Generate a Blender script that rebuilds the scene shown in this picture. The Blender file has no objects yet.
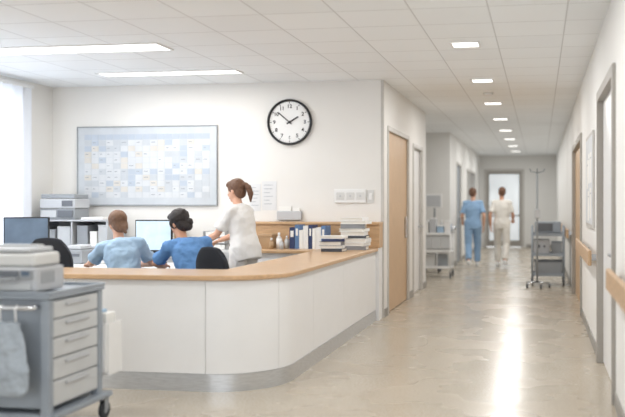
import bpy, bmesh, math, random
from mathutils import Vector, Matrix
random.seed(4)
sc=bpy.context.scene
col=sc.collection
try:
    sc.view_settings.view_transform='Standard'
except Exception: pass

# ---------------------------------------------------------------- materials
def l1(c):
    c=c/255.0
    return c/12.92 if c<=0.04045 else ((c+0.055)/1.055)**2.4
def lin(rgb): return tuple(l1(c) for c in rgb)+(1.0,)
def mat(name,rgb,rough=.5,metal=0.0,var=.05,scale=6.0,bump=0.0,bscale=60,emit=0.0,stretch=None,coat=0.0):
    m=bpy.data.materials.new(name); m.use_nodes=True
    nt=m.node_tree; n=nt.nodes; L=nt.links
    p=n['Principled BSDF']
    c=lin(rgb)
    tc=n.new('ShaderNodeTexCoord'); mp=n.new('ShaderNodeMapping')
    L.new(tc.outputs['Object'],mp.inputs['Vector'])
    if stretch: mp.inputs['Scale'].default_value=stretch
    nz=n.new('ShaderNodeTexNoise'); nz.inputs['Scale'].default_value=scale
    nz.inputs['Detail'].default_value=4
    L.new(mp.outputs['Vector'],nz.inputs['Vector'])
    cr=n.new('ShaderNodeValToRGB')
    cr.color_ramp.elements[0].position=.3; cr.color_ramp.elements[1].position=.7
    cr.color_ramp.elements[0].color=tuple(x*(1-var) for x in c[:3])+(1,)
    cr.color_ramp.elements[1].color=tuple(min(1,x*(1+var)) for x in c[:3])+(1,)
    L.new(nz.outputs['Fac'],cr.inputs['Fac'])
    L.new(cr.outputs['Color'],p.inputs['Base Color'])
    p.inputs['Roughness'].default_value=rough
    p.inputs['Metallic'].default_value=metal
    if coat: p.inputs['Coat Weight'].default_value=coat
    if emit:
        L.new(cr.outputs['Color'],p.inputs['Emission Color'])
        p.inputs['Emission Strength'].default_value=emit
    if bump:
        nb=n.new('ShaderNodeTexNoise'); nb.inputs['Scale'].default_value=bscale
        L.new(tc.outputs['Object'],nb.inputs['Vector'])
        bp=n.new('ShaderNodeBump'); bp.inputs['Strength'].default_value=bump
        bp.inputs['Distance'].default_value=.01
        L.new(nb.outputs['Fac'],bp.inputs['Height']); L.new(bp.outputs['Normal'],p.inputs['Normal'])
    return m

M_wall=mat('wall_paint',(230,228,224),.85,var=.012,scale=2)
M_wallr=mat('wall_paint_corridor',(229,228,225),.8,var=.012,scale=2)
M_base=mat('baseboard_vinyl',(152,149,144),.5)
M_oak=mat('oak_wood',(200,164,125),.36,var=.13,scale=7,stretch=(1.2,9,9),coat=.15)
M_oakd=mat('oak_veneer_door',(202,172,138),.45,var=.1,scale=6,stretch=(9,9,.8))
M_rail=mat('beech_rail',(192,160,126),.4,var=.12,scale=6,stretch=(9,1,9))
M_frame=mat('taupe_frame_paint',(160,155,148),.5)
M_framel=mat('pale_frame_paint',(194,191,186),.5)
M_lam=mat('white_laminate',(236,236,236),.32,var=.01)
M_core=mat('dark_core_board',(130,128,126),.7)
M_steel=mat('brushed_steel',(200,203,207),.2,1.0,var=.1,scale=20,stretch=(1,1,12))
M_kick=mat('kick_plate_steel',(206,209,213),.3,.85,var=.12,scale=14,stretch=(1,1,14))
M_chrome=mat('chrome_metal',(205,207,210),.2,1.0)
M_black=mat('black_plastic',(28,29,32),.45)
M_rubber=mat('dark_rubber',(50,52,56),.7)
M_fab=mat('charcoal_fabric',(44,47,54),.9,bump=.3,bscale=200)
M_white=mat('white_plastic',(233,233,232),.4,var=.02)
M_offw=mat('ivory_plastic',(212,212,210),.45,var=.03)
M_lgrey=mat('light_grey_plastic',(188,190,193),.45,var=.03)
M_grey=mat('grey_plastic',(150,154,158),.5)
M_dgrey=mat('slate_plastic',(104,108,114),.5)
M_bgrey=mat('blue_grey_metal',(148,156,165),.42,var=.05)
M_tgrey=mat('trolley_grey',(152,160,169),.45,var=.05)
M_drw=mat('pale_grey_drawer',(196,198,199),.42,var=.03)
M_paper=mat('paper',(236,235,231),.8,var=.02)
M_sheet=mat('notice_paper',(220,221,222),.8,var=.02)
M_page=mat('book_pages',(226,222,214),.85,var=.08,scale=80,stretch=(1,1,10))
M_screenb=mat('screen_slate',(84,100,118),.2,emit=.12,var=.2,scale=4)
M_screenw=mat('screen_light',(186,206,224),.2,emit=.4,var=.1,scale=9)
M_diff=mat('lamp_diffuser',(255,253,250),.5,emit=2.2,var=0)
M_day=mat('daylight_glass',(240,245,250),.3,emit=2.6,var=.03,scale=1)
M_endg=mat('soft_end_glazing',(226,232,236),.3,emit=.42,var=.16,scale=1.6)
M_glass=mat('pale_glazing',(192,202,212),.25,var=.1,scale=1.2)
M_skin=mat('skin',(216,168,142),.55,var=.04)
M_skin2=mat('skin_warm',(208,156,128),.55,var=.04)
M_eye=mat('eye_white',(235,232,228),.25)
M_lip=mat('lip_skin',(180,105,95),.5)
M_sblue=mat('pale_blue_cotton',(162,188,211),.9,bump=.25,bscale=30)
M_blue=mat('blue_cotton',(100,145,198),.9,bump=.25,bscale=30)
M_cblue=mat('sky_blue_cotton',(144,176,209),.9,bump=.25,bscale=30)
M_wcot=mat('white_cotton',(236,234,231),.9,var=.01)
M_cream=mat('cream_cotton',(228,224,216),.9,bump=.2,bscale=30)
M_hdark=mat('dark_hair',(44,36,34),.55,var=.35,scale=40,stretch=(6,6,1),bump=.6,bscale=90)
M_haub=mat('light_brown_hair',(120,88,66),.55,var=.35,scale=40,stretch=(6,6,1),bump=.6,bscale=90)
M_hbrn=mat('brown_hair',(108,76,56),.55,var=.35,scale=40,stretch=(6,6,1),bump=.6,bscale=90)
M_bnavy=mat('navy_card',(46,60,100),.5)
M_bblue=mat('blue_card',(96,130,174),.5)
M_bbrn=mat('tan_card',(176,146,112),.6)
M_bgry=mat('grey_card',(140,142,146),.6)
M_bdark=mat('charcoal_card',(72,76,84),.6)
M_cell_b=mat('cell_pale_blue',(180,190,202),.5)
M_cell_y=mat('cell_cream',(208,204,197),.5)
M_cell_g=mat('cell_grey',(192,197,202),.5)
M_cell_w=mat('cell_white',(207,210,213),.5)
M_board=mat('board_surface',(196,201,206),.35)
M_line=mat('grid_ink',(156,162,169),.6)
M_bag=mat('clouded_bag',(166,175,184),.35,var=.12,scale=12,bump=.4,bscale=14)
M_ink=mat('black_ink',(22,22,24),.5)

# ceiling tiles
M_ceil=mat('ceiling_tile',(246,248,249),.9,var=.01)
nt=M_ceil.node_tree; n=nt.nodes; L=nt.links
geo=n.new('ShaderNodeNewGeometry'); mp=n.new('ShaderNodeMapping'); mp.inputs['Location'].default_value=(.39,.1,0)
br=n.new('ShaderNodeTexBrick'); br.offset=0; br.squash=1
br.inputs['Scale'].default_value=1; br.inputs['Brick Width'].default_value=.6; br.inputs['Row Height'].default_value=.6
br.inputs['Mortar Size'].default_value=.007; br.inputs['Mortar Smooth'].default_value=.3
br.inputs['Color1'].default_value=lin((246,249,251)); br.inputs['Color2'].default_value=lin((242,245,247)); br.inputs['Mortar'].default_value=lin((212,214,215))
L.new(geo.outputs['Position'],mp.inputs['Vector']); L.new(mp.outputs['Vector'],br.inputs['Vector'])
L.new(br.outputs['Color'],n['Principled BSDF'].inputs['Base Color'])

# floor
M_floor=mat('polished_terrazzo',(190,180,164),.24,var=.025,scale=.9,coat=.12)
nt=M_floor.node_tree; n=nt.nodes; L=nt.links
p=n['Principled BSDF']; p.inputs['Coat Roughness'].default_value=.14
base=p.inputs['Base Color'].links[0].from_socket
geo=n.new('ShaderNodeNewGeometry')
vo=n.new('ShaderNodeTexNoise'); vo.inputs['Scale'].default_value=55; vo.inputs['Detail'].default_value=5
L.new(geo.outputs['Position'],vo.inputs['Vector'])
cr=n.new('ShaderNodeValToRGB'); cr.color_ramp.elements[0].position=.38; cr.color_ramp.elements[1].position=.62
cr.color_ramp.elements[0].color=(.80,.77,.73,1); cr.color_ramp.elements[1].color=(1.0,1.0,1.0,1)
L.new(vo.outputs['Fac'],cr.inputs['Fac'])
mx=n.new('ShaderNodeMixRGB'); mx.blend_type='MULTIPLY'; mx.inputs['Fac'].default_value=1
L.new(base,mx.inputs['Color1']); L.new(cr.outputs['Color'],mx.inputs['Color2']); L.new(mx.outputs['Color'],p.inputs['Base Color'])
n2=n.new('ShaderNodeTexNoise'); n2.inputs['Scale'].default_value=1.6
L.new(geo.outputs['Position'],n2.inputs['Vector'])
mr=n.new('ShaderNodeMapRange'); mr.inputs['From Min'].default_value=.3; mr.inputs['From Max'].default_value=.7
mr.inputs['To Min'].default_value=.20; mr.inputs['To Max'].default_value=.33
L.new(n2.outputs['Fac'],mr.inputs['Value']); L.new(mr.outputs['Result'],p.inputs['Roughness'])
n3=n.new('ShaderNodeTexNoise'); n3.inputs['Scale'].default_value=7.0; n3.inputs['Detail'].default_value=2
L.new(geo.outputs['Position'],n3.inputs['Vector'])
bp=n.new('ShaderNodeBump'); bp.inputs['Strength'].default_value=.09; bp.inputs['Distance'].default_value=.01
L.new(n3.outputs['Fac'],bp.inputs['Height']); L.new(bp.outputs['Normal'],p.inputs['Normal']); L.new(bp.outputs['Normal'],p.inputs['Coat Normal'])

# curtain
M_curt=bpy.data.materials.new('sheer_curtain'); M_curt.use_nodes=True
nt=M_curt.node_tree; n=nt.nodes; L=nt.links
p=n['Principled BSDF']; p.inputs['Roughness'].default_value=.9
nz=n.new('ShaderNodeTexNoise'); nz.inputs['Scale'].default_value=90
cr=n.new('ShaderNodeValToRGB'); cr.color_ramp.elements[0].color=lin((228,231,238)); cr.color_ramp.elements[1].color=lin((246,247,251))
L.new(nz.outputs['Fac'],cr.inputs['Fac']); L.new(cr.outputs['Color'],p.inputs['Base Color'])
tr=n.new('ShaderNodeBsdfTranslucent'); tr.inputs['Color'].default_value=(.90,.94,1,1)
ms=n.new('ShaderNodeMixShader'); ms.inputs['Fac'].default_value=.42
L.new(p.outputs[0],ms.inputs[1]); L.new(tr.outputs[0],ms.inputs[2]); L.new(ms.outputs[0],n['Material Output'].inputs['Surface'])

# ---------------------------------------------------------------- mesh helpers
class B:
    def __init__(s): s.bm=bmesh.new(); s.mats=[]
    def mi(s,m):
        if m not in s.mats: s.mats.append(m)
        return s.mats.index(m)
    def add(s,t,m,smooth=False,sidesmooth=False):
        i=s.mi(m)
        for f in t.faces:
            f.material_index=i
            f.smooth = smooth or (sidesmooth and len(f.verts)==4)
        me=bpy.data.meshes.new('tmp'); t.to_mesh(me); t.free()
        s.bm.from_mesh(me); bpy.data.meshes.remove(me)
        return s
    def box(s,lo,hi,m,bev=0,seg=2,rot=None,smooth=False):
        t=bmesh.new()
        lo=Vector(lo); hi=Vector(hi); c=(lo+hi)/2; d=hi-lo
        bmesh.ops.create_cube(t,size=1)
        bmesh.ops.scale(t,vec=d,verts=t.verts)
        if bev: bmesh.ops.bevel(t,geom=t.edges[:],offset=min(bev,min(d)*.49),segments=seg,profile=.5,affect='EDGES')
        if rot is not None: bmesh.ops.transform(t,matrix=rot.to_4x4(),verts=t.verts)
        bmesh.ops.translate(t,vec=c,verts=t.verts)
        return s.add(t,m,smooth=smooth)
    def cyl(s,p0,p1,r0,m,r1=None,seg=18):
        p0=Vector(p0); p1=Vector(p1); d=p1-p0
        t=bmesh.new()
        bmesh.ops.create_cone(t,cap_ends=True,segments=seg,radius1=r0,radius2=r0 if r1 is None else r1,depth=d.length)
        q=d.to_track_quat('Z','Y').to_matrix().to_4x4()
        bmesh.ops.transform(t,matrix=Matrix.Translation((p0+p1)/2)@q,verts=t.verts)
        return s.add(t,m,sidesmooth=True)
    def sph(s,c,r,m,rot=None,u=16,v=12):
        t=bmesh.new()
        bmesh.ops.create_uvsphere(t,u_segments=u,v_segments=v,radius=1)
        if not hasattr(r,'__len__'): r=(r,r,r)
        bmesh.ops.scale(t,vec=r,verts=t.verts)
        if rot is not None: bmesh.ops.transform(t,matrix=rot.to_4x4(),verts=t.verts)
        bmesh.ops.translate(t,vec=c,verts=t.verts)
        return s.add(t,m,smooth=True)
    def cap(s,p0,p1,r0,r1,m):
        p0=Vector(p0);p1=Vector(p1)
        if (p1-p0).length>1e-4: s.cyl(p0,p1,r0,m,r1)
        s.sph(p0,r0,m); s.sph(p1,r1,m); return s
    def path(s,pts,r,m,seg=12):
        for a,b in zip(pts,pts[1:]): s.cyl(a,b,r,m,seg=seg)
        for a in pts: s.sph(a,r,m,u=12,v=8)
        return s
    def loft(s,secs,right,m,seg=24):
        t=bmesh.new(); rings=[]
        right=Vector(right).normalized()
        for i,(c,rx,ry) in enumerate(secs):
            a=Vector(secs[max(0,i-1)][0]); b=Vector(secs[min(len(secs)-1,i+1)][0])
            tg=(b-a).normalized(); fw=tg.cross(right).normalized(); rg=fw.cross(tg).normalized()
            rings.append([t.verts.new(Vector(c)+rg*rx*math.cos(k*2*math.pi/seg)+fw*ry*math.sin(k*2*math.pi/seg)) for k in range(seg)])
        for r0,r1 in zip(rings,rings[1:]):
            for k in range(seg): t.faces.new((r0[k],r0[(k+1)%seg],r1[(k+1)%seg],r1[k]))
        t.faces.new(rings[0][::-1]); t.faces.new(rings[-1])
        bmesh.ops.recalc_face_normals(t,faces=t.faces)
        return s.add(t,m,sidesmooth=True)
    def grid(s,rows,m,closed=False):
        t=bmesh.new(); V=[[t.verts.new(p) for p in r] for r in rows]
        for a,b in zip(V,V[1:]):
            for k in range(len(a)-1): t.faces.new((a[k],a[k+1],b[k+1],b[k]))
        return s.add(t,m,smooth=True)

W={}
def place(o,parent,w):
    W[o.name]=Vector(w)
    if parent is not None:
        pw=W[parent.name]
        o.parent=parent
        o.matrix_parent_inverse=Matrix.Translation(pw).inverted()
    o.location=w
def fin(b,name,parent=None,label=None,cat=None,group=None,kind=None,origin=None,sharp=None):
    me=bpy.data.meshes.new(name)
    b.bm.to_mesh(me); b.bm.free()
    for m in b.mats: me.materials.append(m)
    vs=[v.co for v in me.vertices]
    if origin is None:
        lo=Vector((min(v[i] for v in vs) for i in range(3))); hi=Vector((max(v[i] for v in vs) for i in range(3)))
        origin=Vector(((lo.x+hi.x)/2,(lo.y+hi.y)/2,lo.z))
    origin=Vector(origin)
    me.transform(Matrix.Translation(-origin))
    if sharp:
        for p_ in me.polygons: p_.use_smooth=True
        me.set_sharp_from_angle(angle=sharp)
    o=bpy.data.objects.new(name,me); col.objects.link(o)
    place(o,parent,origin)
    if label: o['label']=label
    if cat: o['category']=cat
    if group: o['group']=group
    if kind: o['kind']=kind
    return o
def thing(name,loc,label,cat,group=None):
    o=bpy.data.objects.new(name,None); o.empty_display_size=.1; col.objects.link(o)
    place(o,None,Vector(loc)); o['label']=label; o['category']=cat
    if group: o['group']=group
    return o
def struct(b,name): return fin(b,name,kind='structure',label=name.replace('_',' '))

# ---------------------------------------------------------------- shell
XR=.52; XL=-1.88; YB=10.18; HC=2.9; XW=-6.24; YE=27.0
struct(B().box((-6.6,-1,-.1),(1.0,30,0),M_floor),'floor')
struct(B().box((-6.6,-1,HC),(1.0,30,HC+.1),M_ceil),'ceiling')
struct(B().box((XW-.15,YB,0),(XL,YB+.15,HC),M_wall),'wall_back')
def wallY(x0,x1,y0,y1,ops,m,name):
    b=B(); y=y0
    for (a,c,z0,z1) in ops:
        if a>y: b.box((x0,y,0),(x1,a,HC),m)
        if z0>0: b.box((x0,a,0),(x1,c,z0),m)
        b.box((x0,a,z1),(x1,c,HC),m); y=c
    if y<y1: b.box((x0,y,0),(x1,y1,HC),m)
    return struct(b,name)
wallY(XW-.15,XW,-1,YB,[(5.9,9.45,.4,2.75)],M_wall,'wall_left')
wallY(XL-.15,XL,YB+.15,14.1,[(10.5,12.15,0,2.32),(12.65,13.6,0,2.25)],M_wallr,'wall_corridor_left')
b=B(); b.box((-3.0,14.1,0),(-2.85,18,HC),M_wallr); b.box((-3.0,13.95,0),(XL-.15,14.1,HC),M_wallr); b.box((-3.0,18,0),(XL-.15,18.15,HC),M_wallr)
struct(b,'wall_alcove')
wallY(XL-.15,XL,18,YE+.15,[(19.4,20.5,0,2.3),(22.2,25.2,.8,2.3)],M_wallr,'wall_corridor_far')
wallY(XR,XR+.15,-1,YE+.15,[(6.1,7.62,0,2.3),(10.8,13.4,0,2.2)],M_wallr,'wall_right')
b=B(); b.box((XL,YE,0),(-1.72,YE+.15,HC),M_wallr); b.box((-.5,YE,0),(XR,YE+.15,HC),M_wallr); b.box((-1.72,YE,2.45),(-.5,YE+.15,HC),M_wallr)
struct(b,'wall_end')
struct(B().box((XW,YB-.012,0),(-3.5,YB,.1),M_base),'baseboard_back')
b=B()
for a,c in ((10.25,10.44),(12.21,12.59),(13.66,14.1),(18.0,19.34),(20.56,YE)): b.box((XL,a,0),(XL+.012,c,.1),M_base)
struct(b,'baseboard_corridor_left')
b=B()
for a,c in ((-1,6.02),(7.7,10.72),(13.48,YE)): b.box((XR-.012,a,0),(XR,c,.1),M_base)
struct(b,'baseboard_right')
struct(B().box((-.42,YE-.012,0),(XR-.02,YE,.1),M_base),'baseboard_end')
struct(B().box((XL-.03,YB-.006,0),(XL+.006,YB+.03,HC),M_framel,.004),'trim_1')
d=struct(B().box((XL-.06,10.5,0.01),(XL-.02,12.15,2.32),M_oakd,.003),'door_1')
fin(B().box((XL-.02,11.95,.9),(XL+.02,11.98,1.2),M_steel,.008),'handle',d)
def frameY(y0,y1,z,m,name,w_=.05,x0=XL-.03,x1=XL+.015,z0=0,e=.012):
    b=B().box((x0,y0-w_,z0),(x1,y0+e,z+w_),m,.004).box((x0,y1-e,z0),(x1,y1+w_,z+w_),m,.004).box((x0,y0+e,z-e),(x1,y1-e,z+w_),m,.004)
    return struct(b,name)
frameY(10.5,12.15,2.32,M_framel,'trim_2',x0=XL-.018)
d=struct(B().box((XL-.08,12.65,.01),(XL-.04,13.6,2.25),M_lam,.003),'door_2')
fin(B().cyl((XL-.04,13.5,1.02),(XL+.03,13.5,1.02),.012,M_steel).cyl((XL+.03,13.5,1.02),(XL+.03,13.38,1.02),.01,M_steel),'handle',d)
frameY(12.65,13.6,2.25,M_framel,'trim_3')
d=struct(B().box((XL-.08,19.4,.01),(XL-.04,20.5,2.3),M_bgrey,.003),'door_6')
fin(B().cyl((XL-.04,20.4,1.02),(XL+.03,20.4,1.02),.012,M_steel).cyl((XL+.03,20.4,1.02),(XL+.03,20.28,1.02),.01,M_steel),'handle',d)
frameY(19.4,20.5,2.3,M_framel,'trim_10')
struct(B().box((XL-.1,22.2,.8),(XL-.07,25.2,2.3),M_glass),'window_1')
b=B()
for y in (22.2,23.15,24.15,25.14): b.box((XL-.06,y,.8),(XL+.015,y+.06,2.3),M_framel,.003)
for z in (.8,2.24): b.box((XL-.06,22.2,z),(XL+.015,25.2,z+.06),M_framel,.003)
struct(b,'trim_4')
d=struct(B().box((-1.66,YE+.06,.02),(-1.58,YE+.1,2.39),M_frame,.003).box((-.64,YE+.06,.02),(-.56,YE+.1,2.39),M_frame,.003).box((-1.58,YE+.06,2.31),(-.64,YE+.1,2.39),M_frame,.003).box((-1.58,YE+.06,.02),(-.64,YE+.1,.22),M_frame,.003).box((-1.58,YE+.055,.98),(-.64,YE+.1,1.03),M_frame,.003),'door_3')
fin(B().box((-1.58,YE+.075,.22),(-.64,YE+.085,.98),M_endg).box((-1.58,YE+.075,1.03),(-.64,YE+.085,2.31),M_endg),'door_glass',d,label='bright daylit glass pane')
b=B().box((-1.74,YE-.02,0),(-1.66,YE+.12,2.47),M_framel,.004).box((-.56,YE-.02,0),(-.48,YE+.12,2.47),M_framel,.004).box((-1.66,YE-.02,2.39),(-.56,YE+.12,2.47),M_framel,.004)
struct(b,'trim_5')
d=struct(B().box((XR+.03,6.1,.01),(XR+.07,7.62,2.3),M_lam,.003),'door_4')
fin(B().cyl((XR+.03,6.25,1.02),(XR-.02,6.25,1.02),.012,M_steel).cyl((XR-.02,6.25,1.02),(XR-.02,6.38,1.02),.01,M_steel),'handle',d)
frameY(6.1,7.62,2.3,M_frame,'trim_7',.07,XR-.025,XR+.05)
struct(B().box((XR+.03,10.8,.01),(XR+.07,13.4,2.2),M_oakd,.003),'door_5')
frameY(10.8,13.4,2.2,M_frame,'trim_8',.07,XR-.025,XR+.05)
def rail(y0,y1):
    t=thing('handrail',(XR-.05,(y0+y1)/2,.83),'beech wooden wall handrail on white corridor wall','handrail','corridor handrails')
    fin(B().box((XR-.09,y0,.83),(XR-.055,y1,.97),M_rail,.012,3),'rail',t)
    n=max(2,int((y1-y0)/1.2)+1)
    for i in range(n):
        y=y0+.15+(y1-y0-.3)*i/(n-1)
        fin(B().box((XR-.058,y-.02,.87),(XR+.002,y+.02,.93),M_steel,.004),'bracket',t)
rail(1.2,5.75); rail(7.85,10.55); rail(14.0,20.0)
struct(B().box((XW-.12,5.9,.4),(XW-.1,9.45,2.75),M_day),'window_2')
b=B()
for y in (5.9,7.05,8.2,9.39): b.box((XW-.1,y,.4),(XW-.04,y+.06,2.75),M_white,.004)
for z in (.4,2.69): b.box((XW-.1,5.9,z),(XW-.04,9.45,z+.06),M_white,.004)
struct(b,'trim_9')
t=thing('curtain',(XW+.12,7.7,.05),'sheer white full-length curtain over daylit window','curtain')
rows=[]
for z in (.05,.8,1.6,2.3,2.8):
    rows.append([Vector((XW+.08+.03*math.sin(i*.55+.3*math.sin(z))*(1-.15*z/2.8),5.8+3.75*i/220,z)) for i in range(221)])
fin(B().grid(rows,M_curt),'curtain_panel',t)
fin(B().box((XW+.05,5.7,2.8),(XW+.11,9.6,2.84),M_white,.005),'curtain_track',t)

# ---------------------------------------------------------------- lights
def panel(x0,x1,y0,y1,power,label,group):
    t=thing('ceiling_light',((x0+x1)/2,(y0+y1)/2,HC-.012),label,'ceiling light',group)
    b=B()
    w=.02
    b.box((x0,y0,HC-.012),(x1,y0+w,HC),M_white).box((x0,y1-w,HC-.012),(x1,y1,HC),M_white)
    b.box((x0,y0+w,HC-.012),(x0+w,y1-w,HC),M_white).box((x1-w,y0+w,HC-.012),(x1,y1-w,HC),M_white)
    fin(b,'light_frame',t)
    fin(B().box((x0+w,y0+w,HC-.008),(x1-w,y1-w,HC-.001),M_diff),'diffuser',t)
    ld=bpy.data.lights.new('panel_lamp','AREA'); ld.shape='RECTANGLE'; ld.size=x1-x0-.05; ld.size_y=y1-y0-.05
    ld.energy=power; ld.color=(1,.992,.98)
    lo=bpy.data.objects.new('panel_lamp',ld); col.objects.link(lo); place(lo,t,((x0+x1)/2,(y0+y1)/2,HC-.015))
for k in range(-2,8):  # panels nearest the camera are out of view, added for their light
    y=8+2.4*k
    panel(-.83,-.55,y-.14,y+.14,23 if k<4 else 25,'small square recessed LED ceiling panel over corridor','corridor ceiling panels')
panel(-5.95,-3.53,7.47,7.85,42,'long recessed linear ceiling light added out of view for room light','linear ceiling lights')
panel(-5.05,-3.36,9.1,9.38,23,'long recessed linear ceiling light added out of view for room light','linear ceiling lights')
panel(-5.5,-3.3,4.6,4.95,40,'long recessed linear ceiling light added out of view for room light','linear ceiling lights')  # unseen extra fixture nearer the camera, added to light the room
w=bpy.data.worlds.new('world'); sc.world=w; w.use_nodes=True
bg=w.node_tree.nodes['Background']; bg.inputs['Color'].default_value=(.93,.965,1,1); bg.inputs['Strength'].default_value=2.1
fin(B().cyl((-.69,11.6,HC-.04),(-.69,11.6,HC),.06,M_white,.07),'smoke_detector',label='round white smoke detector on corridor ceiling',cat='smoke detector')

# ---------------------------------------------------------------- counter
CX,CY,R=-1.93,6.0,.52
S1=2.05; S2=R*math.pi/2; S3=9.95-(CY+R)
ST=S1+S2+S3
def pt(s,off):
    if s<=S1: p=Vector((CX-R-S1+s,CY)); nn=Vector((0,-1))
    elif s<=S1+S2:
        a=-math.pi/2+(s-S1)/R; nn=Vector((math.cos(a),math.sin(a))); p=Vector((CX-R,CY+R))+nn*R
    else: p=Vector((CX,CY+R+s-S1-S2)); nn=Vector((1,0))
    q=p+nn*off
    if off<-R: q=Vector((min(q.x,CX+off),max(q.y,CY-off)))
    return q
def strip(b,s0,s1,o0,o1,z0,z1,m,bev=0):
    ss=[s0]+[s for s in ([S1+S2*i/24 for i in range(25)]) if s0<s<s1]+[s1]
    t=bmesh.new(); R4=[]
    for s in ss:
        a=pt(s,o0); c=pt(s,o1)
        if bev:
            c2=pt(s,o1-bev)
            R4.append([t.verts.new(v) for v in ((a.x,a.y,z0),(c2.x,c2.y,z0),(c.x,c.y,z0+bev),(c.x,c.y,z1-bev),(c2.x,c2.y,z1),(a.x,a.y,z1))])
        else:
            R4.append([t.verts.new(v) for v in ((a.x,a.y,z0),(c.x,c.y,z0),(c.x,c.y,z1),(a.x,a.y,z1))])
    k=len(R4[0])
    for r0,r1 in zip(R4,R4[1:]):
        for i in range(k): t.faces.new((r0[i],r0[(i+1)%k],r1[(i+1)%k],r1[i]))
    t.faces.new(R4[0]); t.faces.new(R4[-1][::-1])
    bmesh.ops.remove_doubles(t,verts=t.verts,dist=1e-5)
    bmesh.ops.recalc_face_normals(t,faces=t.faces)
    return b.add(t,m)
desk=thing('reception_counter',(-2.9,7.0,0),'curved white reception counter with oak top and steel kick plate','reception counter')
fin(strip(B(),0,ST,-.1,-.014,.02,.81,M_core),'counter_body',desk)
fin(strip(B(),0,ST,-.012,.006,.0,.128,M_kick),'kick_plate',desk,label='brushed steel kick plate',sharp=.6)
cuts=[0,1.0,S1-.0,S1+S2*.72,S1+S2+.62,S1+S2+1.75,ST]
for a,c in zip(cuts,cuts[1:]):
    fin(strip(B(),a+.002,c-.002,-.014,0,.130,.822,M_lam),'front_panel',desk,sharp=.6)
fin(strip(B(),0,ST,-.58,.03,.825,.862,M_oak,.006),'countertop',desk,label='oak countertop')
ret=thing('back_counter',(-3.0,9.65,0),'oak-topped back counter with raised wooden upstand against wall','counter')
fin(B().box((-3.42,9.4,.08),(-2.53,9.94,.825),M_lam,.003),'counter_body',ret)
fin(B().box((-3.4,9.43,.0),(-2.53,9.9,.08),M_steel),'kick_plate',ret)
fin(B().box((-3.46,9.35,.825),(-2.52,9.95,.862),M_oak,.006),'countertop',ret)
fin(B().box((-3.46,9.96,.0),(-1.89,10.168,.862),M_lam),'upstand_base',ret)
fin(B().box((-3.46,9.955,.863),(-1.885,10.17,1.14),M_oak,.004).box((-3.48,9.93,1.14),(-1.88,10.17,1.172),M_oak,.005),'upstand',ret,label='raised oak upstand')

# ---------------------------------------------------------------- clock
cc=Vector((-3.055,YB,2.40)); cr_=.285
ck=thing('wall_clock',cc,'round black-rimmed analog wall clock on white wall','clock')
b=B(); segs=64
t=bmesh.new(); prof=[(cr_-.03,0),(cr_,0),(cr_,-.035),(cr_-.006,-.045),(cr_-.018,-.045),(cr_-.028,-.03)]
rings=[]
for i in range(segs):
    a=2*math.pi*i/segs
    rings.append([t.verts.new((cc.x+r*math.cos(a),cc.y-.001+y,cc.z+r*math.sin(a))) for r,y in prof])
for i in range(segs):
    r0=rings[i]; r1=rings[(i+1)%segs]
    for k in range(len(prof)): t.faces.new((r0[k],r0[(k+1)%len(prof)],r1[(k+1)%len(prof)],r1[k]))
bmesh.ops.recalc_face_normals(t,faces=t.faces)
b.add(t,M_black,smooth=True); fin(b,'rim',ck,label='black clock rim')
fin(B().cyl((cc.x,cc.y-.001,cc.z),(cc.x,cc.y-.02,cc.z),cr_-.022,M_white,seg=64),'clock_face',ck)
for i in range(60):
    a=2*math.pi*i/60; big=i%5==0
    r1=.252; r0=.230 if big else .243
    wd=.0045 if big else .0016
    t2=B().box((cc.x-wd,cc.y-.0215,cc.z+r0),(cc.x+wd,cc.y-.0205,cc.z+r1),M_ink)
    bmesh.ops.rotate(t2.bm,verts=t2.bm.verts,cent=(cc.x,cc.y,cc.z),matrix=Matrix.Rotation(a,3,'Y'))
    fin(t2,'hour_mark' if big else 'minute_mark',ck)
for h in range(1,13):
    cu=bpy.data.curves.new('num','FONT'); cu.body=str(h); cu.size=.064; cu.align_x='CENTER'; cu.align_y='CENTER'; cu.extrude=.0008; cu.offset=.0015
    o=bpy.data.objects.new('num',cu); col.objects.link(o)
    bpy.context.view_layer.update()
    me=bpy.data.meshes.new_from_object(o.evaluated_get(bpy.context.evaluated_depsgraph_get()))
    a=math.radians(30*h); 
    me.transform(Matrix.Translation((cc.x+.195*math.sin(a),cc.y-.0215,cc.z+.195*math.cos(a)))@Matrix.Rotation(math.pi/2,4,'X'))
    t=bmesh.new(); t.from_mesh(me); b=B(); b.add(t,M_ink); fin(b,'numeral',ck)
    bpy.data.objects.remove(o); bpy.data.curves.remove(cu); bpy.data.meshes.remove(me)
def hand(name,ang,ln,wd,y):
    b=B().box((-wd,-.0015,-.04),(wd,.0015,ln),M_ink)
    bmesh.ops.rotate(b.bm,verts=b.bm.verts,cent=(0,0,0),matrix=Matrix.Rotation(ang,3,'Y'))
    bmesh.ops.translate(b.bm,verts=b.bm.verts,vec=(cc.x,cc.y+y,cc.z)); fin(b,name,ck)
hand('hour_hand',math.radians(60),.13,.009,-.026)
hand('minute_hand',math.radians(-50),.19,.007,-.030)
fin(B().cyl((cc.x,cc.y-.02,cc.z),(cc.x,cc.y-.035,cc.z),.016,M_ink),'hand_hub',ck)

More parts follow.
